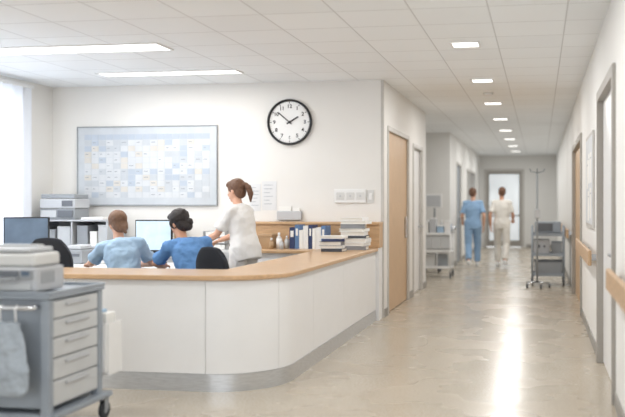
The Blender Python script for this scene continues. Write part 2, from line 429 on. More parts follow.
# ---------------------------------------------------------------- schedule board
x0,x1,z0,z1=-5.887,-3.991,1.365,2.38
bd=thing('planning_board',((x0+x1)/2,YB,z0),'large wall planning board with grid of pale blue and cream cells','whiteboard')
fin(B().box((x0+.01,YB-.02,z0+.01),(x1-.01,YB-.002,z1-.01),M_board),'board_panel',bd)
b=B(); f=.014
b.box((x0,YB-.03,z0),(x1,YB-.001,z0+f),M_grey,.003).box((x0,YB-.03,z1-f),(x1,YB-.001,z1),M_grey,.003).box((x0,YB-.03,z0+f),(x0+f,YB-.001,z1-f),M_grey,.003).box((x1-f,YB-.03,z0+f),(x1,YB-.001,z1-f),M_grey,.003)
fin(b,'board_frame',bd)
b=B(); nc,nr=17,11; mx0,mx1,mz0,mz1=x0+.1,x1-.1,z0+.1,z1-.1
cw=(mx1-mx0)/nc; rh=(mz1-mz0)/nr
for i in range(nc):
    for j in range(nr):
        r=random.random()
        m=M_cell_w if r<.58 else (M_cell_b if r<.76 else (M_cell_y if r<.85 else M_cell_g))
        if j==nr-1: m=M_cell_b
        xa=mx0+i*cw+.003; za=mz0+j*rh+.003
        b.box((xa,YB-.0225,za),(xa+cw-.006,YB-.0201,za+rh-.006),m)
        if random.random()<.5 and j<nr-1:
            zz=za+rh*.45; b.box((xa+.015,YB-.0232,zz),(xa+cw*random.uniform(.4,.75),YB-.0226,zz+.010),M_line)
fin(b,'schedule_grid',bd)
def sheet(x,z,w_,h_,lab,m=M_sheet):
    b=B().box((x-w_/2,YB-.004,z-h_/2),(x+w_/2,YB-.001,z+h_/2),m)
    for k in range(6):
        zz=z+h_/2-.05-k*h_*.13
        if zz>z-h_/2+.02: b.box((x-w_*.36,YB-.0046,zz),(x-w_*.36+w_*random.uniform(.4,.7),YB-.0041,zz+.006),M_line)
    fin(b,'wall_notice',label=lab,cat='notice',group='wall notices')
sheet(-3.50,1.47,.14,.34,'narrow white paper notice pinned to wall')
sheet(-3.32,1.49,.19,.36,'white printed paper notice pinned to wall')
t=thing('document_holder',(-3.055,YB,1.19),'white wall-mounted document holder with papers','document holder')
fin(B().box((-3.21,YB-.05,1.19),(-2.9,YB-.001,1.3),M_lgrey,.006),'tray',t)
fin(B().box((-3.19,YB-.035,1.3),(-3.03,YB-.015,1.36),M_paper).box((-3.01,YB-.04,1.3),(-2.92,YB-.02,1.34),M_paper),'papers',t)
t=thing('wall_panel',(-2.29,YB,1.4),'white wall-mounted service panel with sockets and switches','wall panel')
fin(B().box((-2.49,YB-.025,1.40),(-2.09,YB-.001,1.57),M_white,.008),'panel_body',t)
for i in range(3):
    fin(B().box((-2.46+.125*i,YB-.030,1.44),(-2.36+.125*i,YB-.0252,1.53),M_offw,.003).cyl((-2.41+.125*i,YB-.033,1.485),(-2.41+.125*i,YB-.0301,1.485),.012,M_lgrey),'socket',t)
t=thing('light_switch',(-2.033,YB,1.4),'white rectangular light switch on wall','light switch')
fin(B().box((-2.075,YB-.012,1.40),(-1.995,YB-.001,1.56),M_offw,.004),'switch_plate',t)
fin(B().box((-2.055,YB-.018,1.44),(-2.015,YB-.0121,1.52),M_white,.003),'switch_rocker',t)

# ---------------------------------------------------------------- books
names={M_bnavy:'navy blue',M_bblue:'mid blue',M_white:'white',M_paper:'off-white',M_bbrn:'tan',M_bgry:'grey',M_bdark:'charcoal'}
x=-2.90
for (m,w_,h_) in ((M_bnavy,.062,.25),(M_bblue,.05,.28),(M_paper,.045,.22),(M_white,.06,.27),(M_bnavy,.045,.28),(M_paper,.04,.24),(M_white,.06,.25),(M_bblue,.05,.27)):
    t=thing('ring_binder',(x+w_/2,9.78,.863),names[m]+' ring binder standing upright in a row on the counter','binder','binders on the counter')
    fin(B().box((x,9.64,.863),(x+w_,9.644,.863+h_),m).box((x,9.644,.863),(x+.003,9.9,.863+h_),m).box((x+w_-.003,9.644,.863),(x+w_,9.9,.863+h_),m),'cover',t)
    fin(B().box((x+.0035,9.646,.868),(x+w_-.0035,9.89,.86+h_-.01),M_page),'pages',t)
    fin(B().box((x+.012,9.6385,.863+h_*.55),(x+w_-.012,9.6399,.863+h_*.85),M_paper),'spine_label',t)
    x+=w_+.003
def pile(cx,cy,hs_,w_,d_,lab,jit,ms_):
    z=.863
    for i,(h_,m) in enumerate(zip(hs_,ms_)):
        ww=w_*random.uniform(.86,1); a=random.uniform(-jit,jit); ox=random.uniform(-.015,.015)
        t=thing('book',(cx+ox,cy,z),names.get(m,'dark grey')+' thick book lying flat in a pile on the counter','book',lab)
        x0=cx+ox-ww/2;x1=cx+ox+ww/2;y0=cy-d_/2;y1=cy+d_/2
        b=B().box((x0,y0,z),(x1,y1,z+.004),m).box((x0,y0,z+h_-.004),(x1,y1,z+h_),m)
        if i%3==0:
            b.box((x0,y0,z+.004),(x1,y0+.004,z+h_-.004),m); ya=y0+.0045; xe=x1-.006
        else:
            b.box((x1-.004,y0,z+.004),(x1,y1,z+h_-.004),m); ya=y0+.006; xe=x1-.0045
        fin(b,'cover',t)
        fin(B().box((x0+.006,ya,z+.0042),(xe,y1-.006,z+h_-.0042),M_page),'pages',t)
        t.rotation_euler=(0,0,a)
        z+=h_+.0008
pile(-2.27,9.22,(.035,.03,.045,.03,.03),.27,.21,'books piled on the counter',.2,(M_bdark,M_white,M_bgry,M_bnavy,M_paper))
pile(-2.11,9.62,(.045,.035,.05,.03,.045,.035,.05,.035,.04),.31,.25,'books piled on the counter',.12,(M_bgry,M_paper,M_white,M_bdark,M_white,M_paper,M_bgry,M_paper,M_white))
def bottle(x,y,z,h_,r,m,lab):
    t=thing('bottle',(x,y,z),lab,'bottle','bottles on the counter')
    fin(B().cyl((x,y,z),(x,y,z+h_*.65),r,m).cyl((x,y,z+h_*.65),(x,y,z+h_*.8),r,m,r*.4),'bottle_body',t)
    fin(B().cyl((x,y,z+h_*.8),(x,y,z+h_),r*.42,M_white),'cap',t)
bottle(-3.02,9.62,.863,.19,.032,M_white,'small white dispenser bottle on back counter')
bottle(-2.95,9.7,.863,.15,.028,M_offw,'small ivory dispenser bottle on back counter')
bottle(-3.09,9.55,.863,.13,.026,M_bbrn,'small beige bottle on back counter')
bottle(-2.96,9.52,.863,.12,.025,M_lgrey,'small grey bottle on back counter')
t=thing('cardboard_box',(-3.2,9.75,.863),'small tan cardboard supply box on back counter','box')
fin(B().box((-3.3,9.66,.863),(-3.12,9.85,1.0),M_bbrn,.003),'box_body',t)
fin(B().box((-3.305,9.655,1.001),(-3.115,9.855,1.03),M_bbrn,.003),'lid',t)
t=thing('tissue_box',(-3.36,9.6,.863),'white tissue box on back counter','tissue box')
fin(B().box((-3.43,9.52,.863),(-3.31,9.64,.95),M_paper,.004),'box_body',t)
fin(B().sph((-3.37,9.58,.96),(.03,.02,.035),M_white),'tissue',t)

# ---------------------------------------------------------------- staff desk
sd=thing('staff_desk',(-4.55,8.4,0),'white-topped staff desk with steel legs','desk')
fin(B().box((-5.7,8.0,.72),(-3.42,8.8,.75),M_lam,.004),'desktop',sd)
for x in (-5.62,-3.5):
    for y in (8.08,8.72): fin(B().cyl((x,y,0),(x,y,.72),.022,M_steel),'leg',sd)
def monitor(x,y,z,w_,h_,rot,scr,lab):
    t=thing('computer_monitor',(x,y,z),lab,'monitor','monitors on the desk')
    fin(B().box((x-.11,y-.08,z),(x+.11,y+.08,z+.012),M_black,.004),'stand_base',t)
    fin(B().box((x-.02,y+.01,z+.012),(x+.02,y+.035,z+.25),M_black,.004),'stand_neck',t)
    zc=z+.13
    fin(B().box((x-w_/2,y-.02,zc),(x+w_/2,y+.012,zc+h_),M_black,.006),'bezel',t)
    fin(B().box((x-w_/2+.014,y-.0225,zc+.016),(x+w_/2-.014,y-.0201,zc+h_-.014),scr),'screen',t)
    t.rotation_euler=(0,0,rot)
monitor(-4.09,8.6,.75,.42,.34,0,M_screenw,'black desktop monitor with bright screen')
monitor(-5.42,8.35,.75,.46,.37,.35,M_screenb,'black desktop monitor with dark slate screen')
for (kx,ky) in ((-4.1,8.2),(-5.25,8.12)):
    t=thing('keyboard',(kx,ky,.75),'slim grey computer keyboard on staff desk','keyboard','keyboards on the desk')
    fin(B().box((kx-.2,ky-.065,.751),(kx+.2,ky+.065,.765),M_grey,.004),'keyboard_base',t)
    b=B()
    for i in range(14):
        for j in range(4): b.box((kx-.19+i*.027,ky-.055+j*.028,.7655),(kx-.19+i*.027+.022,ky-.055+j*.028+.022,.771),M_white)
    fin(b,'keys',t)
def cabinet(name,x0,x1,y0,y1,h,nd,lab,rows=1,mb=M_offw,md=M_drw):
    t=thing(name,((x0+x1)/2,(y0+y1)/2,0),lab,'cabinet')
    fin(B().box((x0,y0+.02,0),(x1,y1,h),mb,.004),'body',t)
    ww=(x1-x0)/nd; hh=(h-.08)/rows
    for i in range(nd):
        for j in range(rows):
            d=fin(B().box((x0+i*ww+.004,y0,.06+j*hh+.004),(x0+(i+1)*ww-.004,y0+.0195,.06+(j+1)*hh-.004),md,.003),'drawer',t)
            xm=x0+(i+.5)*ww; zz=.06+(j+.8)*hh
            fin(B().box((xm-.06,y0-.02,zz),(xm+.06,y0-.001,zz+.012),M_steel,.003),'handle',d)
    return t
sh=thing('shelf_unit',(-5.72,9.8,0),'light grey open shelf unit with office supplies against back wall','shelf unit')
for z in (.05,.45,.85,1.175): fin(B().box((-6.1,9.62,z),(-5.2,10.1,z+.022),M_lgrey,.003),'shelf',sh)
for x in (-6.12,-5.66,-5.2): fin(B().box((x,9.62,0),(x+.02,10.1,1.175),M_lgrey,.003),'side_panel',sh)
fin(B().box((-6.1,10.1,.05),(-5.2,10.115,1.175),M_lgrey),'back_panel',sh)
for (xa,w_,h_,m,l) in ((-6.05,.16,.2,M_grey,'grey'),(-5.86,.17,.24,M_drw,'pale grey'),(-5.6,.14,.25,M_grey,'grey'),(-5.43,.09,.18,M_paper,'white'),(-5.32,.1,.26,M_drw,'pale grey')):
    tb=thing('supply_box',(xa+w_/2,9.8,.873),l+' supply box standing on the open shelf','box','boxes on the shelf unit')
    fin(B().box((xa,9.66,.873),(xa+w_,9.95,.873+h_-.02),m,.003),'carton',tb)
    fin(B().box((xa-.003,9.657,.8735+h_-.02),(xa+w_+.003,9.953,.873+h_),m,.003),'lid',tb)
cabinet('low_cabinet',-5.15,-3.6,9.62,10.12,.84,3,'low ivory cabinet running along the back wall',2)
def printer(x0,x1,y0,y1,z,h,lab,name='printer',MB_=M_lgrey,ML=M_offw):
    t=thing(name,((x0+x1)/2,(y0+y1)/2,z),lab,'printer')
    fin(B().box((x0,y0+.03,z+.01),(x1,y1,z+h*.55),MB_,.015,3),'body',t)
    fin(B().box((x0+.02,y0+.045,z+h*.55+.002),(x1-.02,y1-.01,z+h*.84),ML,.02,3),'scanner_unit',t)
    fin(B().box((x0+.03,y0+.055,z+h*.85),(x1-.06,y1-.02,z+h*.95),MB_,.012,3),'lid',t)
    fin(B().box((x0+.05,y0-.03,z+h*.3),(x1-.1,y0+.028,z+h*.34),M_grey,.003),'output_tray',t)
    fin(B().box((x0+.06,y0+.022,z+h*.36),(x1-.11,y0+.0295,z+h*.48),M_dgrey,.002),'paper_slot',t)
    fin(B().box((x1-.095,y0+.015,z+h*.3),(x1-.02,y0+.0295,z+h*.5),M_grey,.003).box((x1-.085,y0+.012,z+h*.38),(x1-.035,y0+.0149,z+h*.48),M_screenb),'control_panel',t)
    fin(B().box((x0+.03,y0+.02,z+.02),(x1-.03,y0+.0295,z+h*.22),M_drw,.003),'paper_drawer',t)
    fin(B().box((x0+.1,y1-.12,z+h*.95),(x1-.1,y1-.06,z+h),M_drw,.002),'paper_feed',t)
    for k in range(5): fin(B().box((x1+.0002,y0+.08+k*.03,z+h*.2),(x1+.002,y0+.095+k*.03,z+h*.45),M_grey),'side_vent',t)
    return t
t=thing('stacked_copier',(-5.83,9.82,1.2),'grey stacked desktop copier unit on the shelf unit','copier')
fin(B().box((-6.08,9.64,1.2),(-5.62,9.98,1.33),M_grey,.01,3),'copier_base',t)
fin(B().box((-6.06,9.625,1.225),(-5.86,9.639,1.31),M_drw,.004),'paper_drawer',t)
fin(B().box((-5.84,9.625,1.225),(-5.64,9.639,1.31),M_dgrey,.004),'output_slot',t)
fin(B().box((-6.08,9.63,1.335),(-5.61,9.98,1.45),M_lgrey,.01,3),'copier_body',t)
fin(B().box((-5.78,9.618,1.36),(-5.64,9.629,1.43),M_dgrey,.004),'control_panel',t)
fin(B().box((-6.07,9.64,1.455),(-5.62,9.97,1.51),M_grey,.012,3),'copier_lid',t)
t=thing('paper_stack',(-5.4,9.8,1.2),'low white paper stack on top of the shelf unit','paper stack')
fin(B().box((-5.55,9.66,1.198),(-5.26,9.95,1.225),M_paper,.002),'papers',t)
def tray(x,y,z,n,m=M_lgrey):
    for k in range(n):
        zz=z+k*.075
        t=thing('paper_tray',(x,y,zz),'grey stacked letter tray holding papers','paper tray','stacked paper trays')
        fin(B().box((x-.15,y-.13,zz),(x+.15,y+.13,zz+.004),m).box((x-.15,y-.13,zz+.004),(x-.146,y+.13,zz+.07),m).box((x+.146,y-.13,zz+.004),(x+.15,y+.13,zz+.07),m).box((x-.146,y+.126,zz+.004),(x+.146,y+.13,zz+.07),m),'tray_shell',t)
        fin(B().box((x-.12,y-.12,zz+.0045),(x+.12,y+.12,zz+.06),M_paper),'papers',t)
tray(-4.95,9.88,.84,2); tray(-3.85,9.85,.84,3)
for i in range(6):
    x=-4.7+i*.06; m=(M_bblue,M_paper,M_bgry,M_bnavy,M_paper,M_bbrn)[i]
    t=thing('ring_binder',(x,9.95,.841),names[m]+' ring binder standing on low cabinet','binder','binders on the low cabinet')
    fin(B().box((x-.025,9.85,.841),(x+.025,9.854,1.1),m).box((x-.025,9.854,.841),(x-.022,10.1,1.1),m).box((x+.022,9.854,.841),(x+.025,10.1,1.1),m),'cover',t)
    fin(B().box((x-.0215,9.856,.845),(x+.0215,10.09,1.09),M_page),'pages',t)
t=thing('label_printer',(-4.9,8.5,.75),'grey label printer with dark slot on staff desk','printer')
fin(B().box((-5.0,8.38,.752),(-4.8,8.64,.9),M_grey,.012,3),'body',t)
fin(B().box((-4.98,8.4,.902),(-4.82,8.62,.95),M_lgrey,.015,3),'lid',t)
fin(B().box((-4.97,8.37,.83),(-4.83,8.379,.86),M_dgrey,.002),'label_slot',t)
t=thing('desk_phone',(-4.55,8.45,.75),'white desk telephone beside keyboard','telephone')
fin(B().box((-4.65,8.4,.751),(-4.45,8.58,.79),M_offw,.01),'phone_base',t)
fin(B().box((-4.64,8.4,.791),(-4.60,8.58,.815),M_grey,.01),'handset',t)
t=thing('folder',(-3.6,8.5,.75),'white paper folder lying on staff desk','folder')
fin(B().box((-3.74,8.3,.751),(-3.46,8.72,.765),M_paper,.002),'folder_cover',t)
fin(B().box((-3.73,8.31,.7655),(-3.48,8.7,.86),M_page),'papers',t)

# ---------------------------------------------------------------- chairs
def caster(t,x,y,r=.03,z0=0,m=M_rubber):
    fin(B().cyl((x-.012,y,z0+r),(x+.012,y,z0+r),r,m,seg=24).cyl((x-.014,y,z0+r),(x+.014,y,z0+r),r*.4,M_grey).box((x-.02,y-r*.4,z0+r),(x-.0145,y+r*.4,z0+r*2.3),M_grey).box((x+.0145,y-r*.4,z0+r),(x+.02,y+r*.4,z0+r*2.3),M_grey).box((x-.02,y-r*.4,z0+r*2.2),(x+.02,y+r*.4,z0+r*2.5),M_grey),'caster',t)
def office_chair(x,y,rot,ztop,lab,bw=.22,arms=True):
    t=thing('office_chair',(x,y,0),lab,'chair','office chairs')
    b=B()
    for k in range(5):
        a=2*math.pi*k/5+.3; dx,dy=.2*math.cos(a),.2*math.sin(a)
        b.cyl((x,y,.11),(x+dx,y+dy,.085),.022,M_black,.014)
    b.cyl((x,y,.08),(x,y,.14),.035,M_black); fin(b,'star_base',t)
    for k in range(5):
        a=2*math.pi*k/5+.3; caster(t,x+.2*math.cos(a),y+.2*math.sin(a),.028)
    fin(B().cyl((x,y,.14),(x,y,.43),.022,M_steel),'gas_lift',t)
    fin(B().box((x-bw,y-.21,.43),(x+bw,y+.2,.51),M_fab,.035,4,smooth=True),'seat',t)
    b=B()
    h0=.62; n=14
    t2=bmesh.new(); F=[];Bk=[]
    for j in range(n+1):
        v=j/n; zz=h0+(ztop-h0)*v; hw=bw*(1-abs(v-.42)**3.2*2.6)
        zoff=lambda i: -.03*v*(abs(i)/8)**2
        F.append([t2.verts.new((x+hw*math.sin(i/8*math.pi/2),y-.23-.05*v+.04*(1-math.cos(i/8*1.3)),zz+zoff(i))) for i in range(-8,9)])
        Bk.append([t2.verts.new((x+hw*math.sin(i/8*math.pi/2),y-.28-.05*v+.04*(1-math.cos(i/8*1.3)),zz+zoff(i))) for i in range(-8,9)])
    for G,fl in ((F,0),(Bk,1)):
        for a_,c_ in zip(G,G[1:]):
            for i in range(16): t2.faces.new((a_[i],a_[i+1],c_[i+1],c_[i]) if fl==0 else (a_[i],c_[i],c_[i+1],a_[i+1]))
    for j in range(n):
        t2.faces.new((F[j][0],F[j+1][0],Bk[j+1][0],Bk[j][0])); t2.faces.new((F[j][16],Bk[j][16],Bk[j+1][16],F[j+1][16]))
    for i in range(16):
        t2.faces.new((F[0][i],Bk[0][i],Bk[0][i+1],F[0][i+1])); t2.faces.new((F[n][i],F[n][i+1],Bk[n][i+1],Bk[n][i]))
    bmesh.ops.recalc_face_normals(t2,faces=t2.faces)
    b.add(t2,M_fab,smooth=True); fin(b,'backrest',t)
    fin(B().path([(x,y-.1,.425),(x,y-.28,.45),(x,y-.305,.7)],.018,M_black),'back_bracket',t)
    if arms:
        for sx in (-1,1):
            fin(B().path([(x+sx*.2,y,.42),(x+sx*.28,y,.45),(x+sx*.28,y,.66)],.013,M_black).box((x+sx*.28-.03,y-.12,.66),(x+sx*.28+.03,y+.12,.685),M_black,.01),'armrest',t)
    t.rotation_euler=(0,0,rot)
office_chair(-2.73,7.3,-.35,1.02,'black fabric office chair pushed behind the counter',.17,False)
office_chair(-4.27,7.05,.25,1.10,'black fabric office chair behind the counter beside seated person',.20,False)
def stool(x,y,h):
    t=thing('stool',(x,y,0),'grey round swivel stool at the staff desk','stool','swivel stools')
    b=B()
    for k in range(5):
        a=2*math.pi*k/5; b.cyl((x,y,.1),(x+.16*math.cos(a),y+.16*math.sin(a),.08),.018,M_chrome)
    fin(b,'star_base',t)
    for k in range(5):
        a=2*math.pi*k/5; caster(t,x+.16*math.cos(a),y+.16*math.sin(a),.026)
    fin(B().cyl((x,y,.09),(x,y,h-.06),.02,M_chrome),'gas_lift',t)
    fin(B().cyl((x,y,h-.06),(x,y,h),.16,M_fab,.15,seg=32),'seat',t)
stool(-3.82,7.48,.46); stool(-3.12,7.42,.46)

# ---------------------------------------------------------------- people
def remesh(b,name,parent,vox,smooth=4,disp=0,label=None,m=None,ns=.11):
    me=bpy.data.meshes.new('tmp'); b.bm.to_mesh(me); b.bm.free()
    o=bpy.data.objects.new('tmp',me); col.objects.link(o)
    r=o.modifiers.new('r','REMESH'); r.mode='VOXEL'; r.voxel_size=vox
    if smooth:
        s=o.modifiers.new('s','SMOOTH'); s.iterations=smooth; s.factor=.5
    if disp:
        tx=bpy.data.textures.new('folds','CLOUDS'); tx.noise_scale=ns
        dm=o.modifiers.new('d','DISPLACE'); dm.texture=tx; dm.strength=disp; dm.mid_level=.45; dm.texture_coords='LOCAL'
    bpy.context.view_layer.update()
    me2=bpy.data.meshes.new_from_object(o.evaluated_get(bpy.context.evaluated_depsgraph_get()))
    bpy.data.objects.remove(o); bpy.data.meshes.remove(me)
    me2.name=name; me2.materials.clear(); me2.materials.append(m)
    for p_ in me2.polygons: p_.use_smooth=True; p_.material_index=0
    w_=W[parent.name]; me2.transform(Matrix.Translation(-w_))
    ob=bpy.data.objects.new(name,me2); col.objects.link(ob); place(ob,parent,w_)
    if label: ob['label']=label
    return ob
STAND=dict(pelvis=(0,0,.94),waist=(0,0,1.08),chest=(0,0,1.27),neck=(0,-.01,1.46),head=(0,.02,1.61),
 shR=(.165,-.01,1.385),elR=(.225,-.04,1.11),wrR=(.23,.05,.88),shL=(-.165,-.01,1.385),elL=(-.225,-.04,1.11),wrL=(-.23,.05,.88),
 hdR=(0,.2,-1),hdL=(0,.2,-1),
 hipR=(.09,0,.9),knR=(.10,.03,.49),anR=(.10,-.02,.09),hipL=(-.09,0,.9),knL=(-.10,.03,.49),anL=(-.10,-.02,.09))
SIT=dict(pelvis=(0,0,.6),waist=(0,.01,.74),chest=(0,.05,.93),neck=(0,.09,1.10),head=(0,.13,1.245),
 shR=(.16,.07,1.025),elR=(.25,.2,.82),wrR=(.16,.44,.80),shL=(-.16,.07,1.025),elL=(-.27,.2,.82),wrL=(-.2,.44,.80),
 hdR=(0,1,-.1),hdL=(0,1,-.1),
 hipR=(.09,0,.57),knR=(.13,.4,.53),anR=(.13,.38,.09),hipL=(-.09,0,.57),knL=(-.13,.4,.53),anL=(-.13,.38,.09))
def human(base,facing,J,top,pants,skin,hair,hstyle,label,hyaw=0,hpitch=0,scale=1.0,wid=1.0,sleeve=.62,hem=.1,loose=0.0,hroll=0,fold=.03):
    t=thing('person',base,label,'person')
    Mx=Matrix.Translation(base)@Matrix.Rotation(facing,4,'Z')@Matrix.Scale(scale,4)
    P={k:(Mx@Vector(v) if not k.startswith('hd') else (Mx.to_3x3()@Vector(v)).normalized()) for k,v in J.items()}
    Rt=(Mx.to_3x3()@Vector((1,0,0))).normalized(); Fw=(Mx.to_3x3()@Vector((0,1,0))).normalized()
    s=scale
    def torso(b,inf,m,lowext=.08,flare=0):
        pv,wa,ch,ne=P['pelvis'],P['waist'],P['chest'],P['neck']
        dn=(pv-wa).normalized()
        SH=(P['shR']-P['shL']).normalized()
        secs=[(pv+dn*lowext,(.15*wid+inf+flare)*s,(.105+inf+flare)*s),(pv,(.162*wid+inf+flare)*s,(.115+inf+flare)*s),(wa,(.132*wid+inf+flare)*s,(.096+inf+flare)*s),(ch,(.155*wid+inf)*s,(.112+inf)*s),
              (ch.lerp(ne,.42),(.146*wid+inf)*s,(.100+inf)*s),(ch.lerp(ne,.68),(.108*wid+inf)*s,(.080+inf)*s),(ch.lerp(ne,.9),(.062+inf)*s,(.057+inf)*s)]
        b.loft(secs,(Rt+SH)/2,m)
        for sd in 'RL':
            b.cap(ch.lerp(ne,.66),P['sh'+sd],(.052+inf)*s,(.050+inf)*s,m)
    b=B(); m=skin
    torso(b,0,m)
    b.cap(P['neck']-Vector((0,0,.04))*s,P['head']-Vector((0,0,.05))*s,.050*s,.047*s,m)
    Hm=Matrix.Translation(P['head'])@Mx.to_3x3().normalized().to_4x4()@Matrix.Rotation(hyaw,4,'Z')@Matrix.Rotation(hpitch,4,'X')@Matrix.Rotation(hroll,4,'Y')@Matrix.Scale(s,4)
    Hr=Hm.to_3x3().normalized()
    def hs(b,c,r,m): b.sph(Hm@Vector(c),tuple(q*s for q in r),m,rot=Hr,u=20,v=14)
    hs(b,(0,-.01,.022),(.073,.092,.094),m); hs(b,(0,.022,-.035),(.057,.068,.078),m)
    hs(b,(0,.094,-.018),(.011,.016,.024),m); hs(b,(0,.06,-.085),(.03,.028,.022),m)
    for sx in (-1,1): hs(b,(sx*.074,-.002,-.012),(.009,.017,.028),m)
    for sd,sg in (('R',1),('L',-1)):
        sh,el,wr=P['sh'+sd],P['el'+sd],P['wr'+sd]; hd=P['hd'+sd]
        b.cap(sh,el,.046*s,.035*s,m); b.cap(el,el.lerp(wr,.3),.036*s,.038*s,m); b.cap(el.lerp(wr,.3),wr,.038*s,.025*s,m)
        inn=-Rt*sg
        pn=(Vector((0,0,-1)) if abs(hd.z)<.5 else inn)
        pn=(pn-hd*pn.dot(hd)).normalized()
        ac=hd.cross(pn).normalized()
        thumb_dir=(Fw if abs(hd.z)>=.5 else inn)
        if ac.dot(thumb_dir)<0: ac=-ac
        rot=Matrix((ac,hd,pn)).transposed()
        b.sph(wr+hd*.048*s,(.041*s,.055*s,.017*s),m,rot=rot)
        for k,(o_,ln) in enumerate(((.031,.068),(.0105,.076),(-.0105,.07),(-.031,.055))):
            a0=wr+hd*.085*s+ac*o_*s; a1=a0+(hd+pn*.25+ac*(o_*3)).normalized()*ln*.5*s; a2=a1+(hd+pn*.75+ac*(o_*3)).normalized()*ln*.5*s
            b.cap(a0-hd*.02*s,a1,.0092*s,.0088*s,m); b.cap(a1,a2,.0088*s,.0078*s,m)
        a0=wr+hd*.03*s+ac*.03*s; a1=a0+(hd*.7+ac*.8+pn*.2).normalized()*.034*s; a2=a1+(hd*.9+ac*.35+pn*.35).normalized()*.03*s
        b.cap(a0,a1,.012*s,.0105*s,m); b.cap(a1,a2,.0105*s,.009*s,m)
        hp,kn,an=P['hip'+sd],P['kn'+sd],P['an'+sd]
        b.cap(hp,kn,.083*s,.054*s,m); b.cap(kn,kn.lerp(an,.35),.052*s,.053*s,m); b.cap(kn.lerp(an,.35),an,.053*s,.036*s,m)
        b.cap(an-Vector((0,0,.035))*s,an+Fw*.13*s-Vector((0,0,.05))*s,.034*s,.026*s,m)
    remesh(b,'body',t,.0068,2,label='bare skin of face, arms and hands',m=skin)
    for sx in (-1,1):
        fin(B().sph(Hm@Vector((sx*.029,.080,.0)),.0125*s,M_eye).sph(Hm@Vector((sx*.029,.0895,.0)),.0055*s,M_hdark),'eye',t)
    fin(B().sph(Hm@Vector((0,.086,-.058)),(.022*s,.008*s,.008*s),M_lip,rot=Hr),'mouth',t)
    b=B()
    if hstyle=='short':
        hs(b,(0,-.024,.04),(.082,.098,.093),hair); hs(b,(0,-.05,-.005),(.072,.058,.068),hair)
    else:
        hs(b,(0,-.024,.034),(.084,.101,.095),hair); hs(b,(0,-.048,-.02),(.075,.062,.078),hair)
    hs(b,(0,.04,.080),(.060,.048,.036),hair)
    if hstyle=='ponytail':
        hs(b,(0,-.115,.03),(.038,.034,.034),hair)
        q=[Hm@Vector(v) for v in ((0,-.13,.03),(0,-.158,-.01),(.008,-.16,-.08),(.012,-.135,-.16))]
        b.cap(q[0],q[1],.026*s,.032*s,hair); b.cap(q[1],q[2],.032*s,.030*s,hair); b.cap(q[2],q[3],.030*s,.009*s,hair)
    elif hstyle=='gathered': 
        hs(b,(.0,-.085,-.055),(.060,.038,.052),hair); hs(b,(.046,.012,.01),(.036,.055,.055),hair); hs(b,(-.046,.012,.01),(.036,.055,.055),hair)
        hs(b,(0,-.028,.045),(.089,.100,.088),hair); hs(b,(.02,-.115,-.03),(.032,.028,.034),hair)
    elif hstyle=='low':
        hs(b,(0,-.08,-.055),(.058,.034,.05),hair); hs(b,(0,-.032,.045),(.086,.100,.086),hair); hs(b,(.044,.012,.015),(.034,.05,.05),hair); hs(b,(-.044,.012,.015),(.034,.05,.05),hair)
        q=[Hm@Vector(v) for v in ((0,-.1,-.07),(.005,-.112,-.12))]
        b.cap(q[0],q[1],.026*s,.014*s,hair)
    remesh(b,'hair',t,.0065,2,.009,m=hair,ns=.025)
    b=B(); torso(b,.018,top,lowext=hem,flare=loose)
    for sd in 'RL':
        sh,el,wr=P['sh'+sd],P['el'+sd],P['wr'+sd]
        e=sh.lerp(el,sleeve); b.cap(sh,e,.062*s,(.058+loose*.4)*s,top); b.cyl(e,sh.lerp(el,sleeve+.16),(.062+loose*.4)*s,top,(.069+loose*.4)*s)
    b.cyl(P['neck']-Vector((0,0,.055))*s,P['neck']-Vector((0,0,.012))*s,.070*s,top,.058*s)
    remesh(b,'tunic',t,.0105,5,fold,m=top,label='short-sleeved uniform tunic',ns=.085)
    b=B(); pv=P['pelvis']; dn=(pv-P['waist']).normalized()
    b.loft([(pv+dn*.1,.145*wid*s,.12*s),(pv,.17*wid*s,.128*s),(pv-dn*.06,.15*wid*s,.112*s)],Rt,pants)
    for sd in 'RL':
        hp,kn,an=P['hip'+sd],P['kn'+sd],P['an'+sd]
        b.cap(hp,kn,.1*s,.078*s,pants); b.cap(kn,kn.lerp(an,.4),.076*s,.07*s,pants); b.cyl(kn.lerp(an,.4),kn.lerp(an,.93),.07*s,pants,.068*s)
    remesh(b,'trousers',t,.0105,4,.026,m=pants,ns=.08)
    for sd in 'RL':
        an=P['an'+sd]
        b=B(); base_z=max(0.0,an.z-.09*s)
        c=Vector((an.x,an.y,base_z))
        rot=Matrix((Rt,Fw,Vector((0,0,1)))).transposed()
        b.sph(c+Fw*.04*s+Vector((0,0,.042*s)),(.046*s,.135*s,.036*s),M_white,rot=rot)
        b.sph(c-Fw*.03*s+Vector((0,0,.06*s)),(.042*s,.055*s,.05*s),M_white,rot=rot)
        b.box(c+Fw*.04*s+Vector((-.042*s,-.13*s,.001)),c+Fw*.04*s+Vector((.042*s,.13*s,.02*s)),M_offw,.008,rot=Matrix.Rotation(facing,3,'Z'))
        fin(b,'shoe',t)
    return t
J=dict(SIT); J.update(waist=(-.01,.04,.74),chest=(-.04,.13,.905),neck=(-.07,.22,1.055),head=(-.09,.30,1.195),shR=(.115,.17,1.005),shL=(-.22,.21,.965),elL=(-.33,.34,.83),wrL=(-.36,.55,.80),hdL=(-.3,1,-.05),elR=(.22,.28,.82),wrR=(.12,.50,.80))
human((-3.80,7.40,0),.42,J,M_sblue,M_sblue,M_skin,M_haub,'low','seated person in pale blue tunic working at staff desk',hyaw=.4,hpitch=-.35,hroll=-.15,wid=.94,fold=.036)
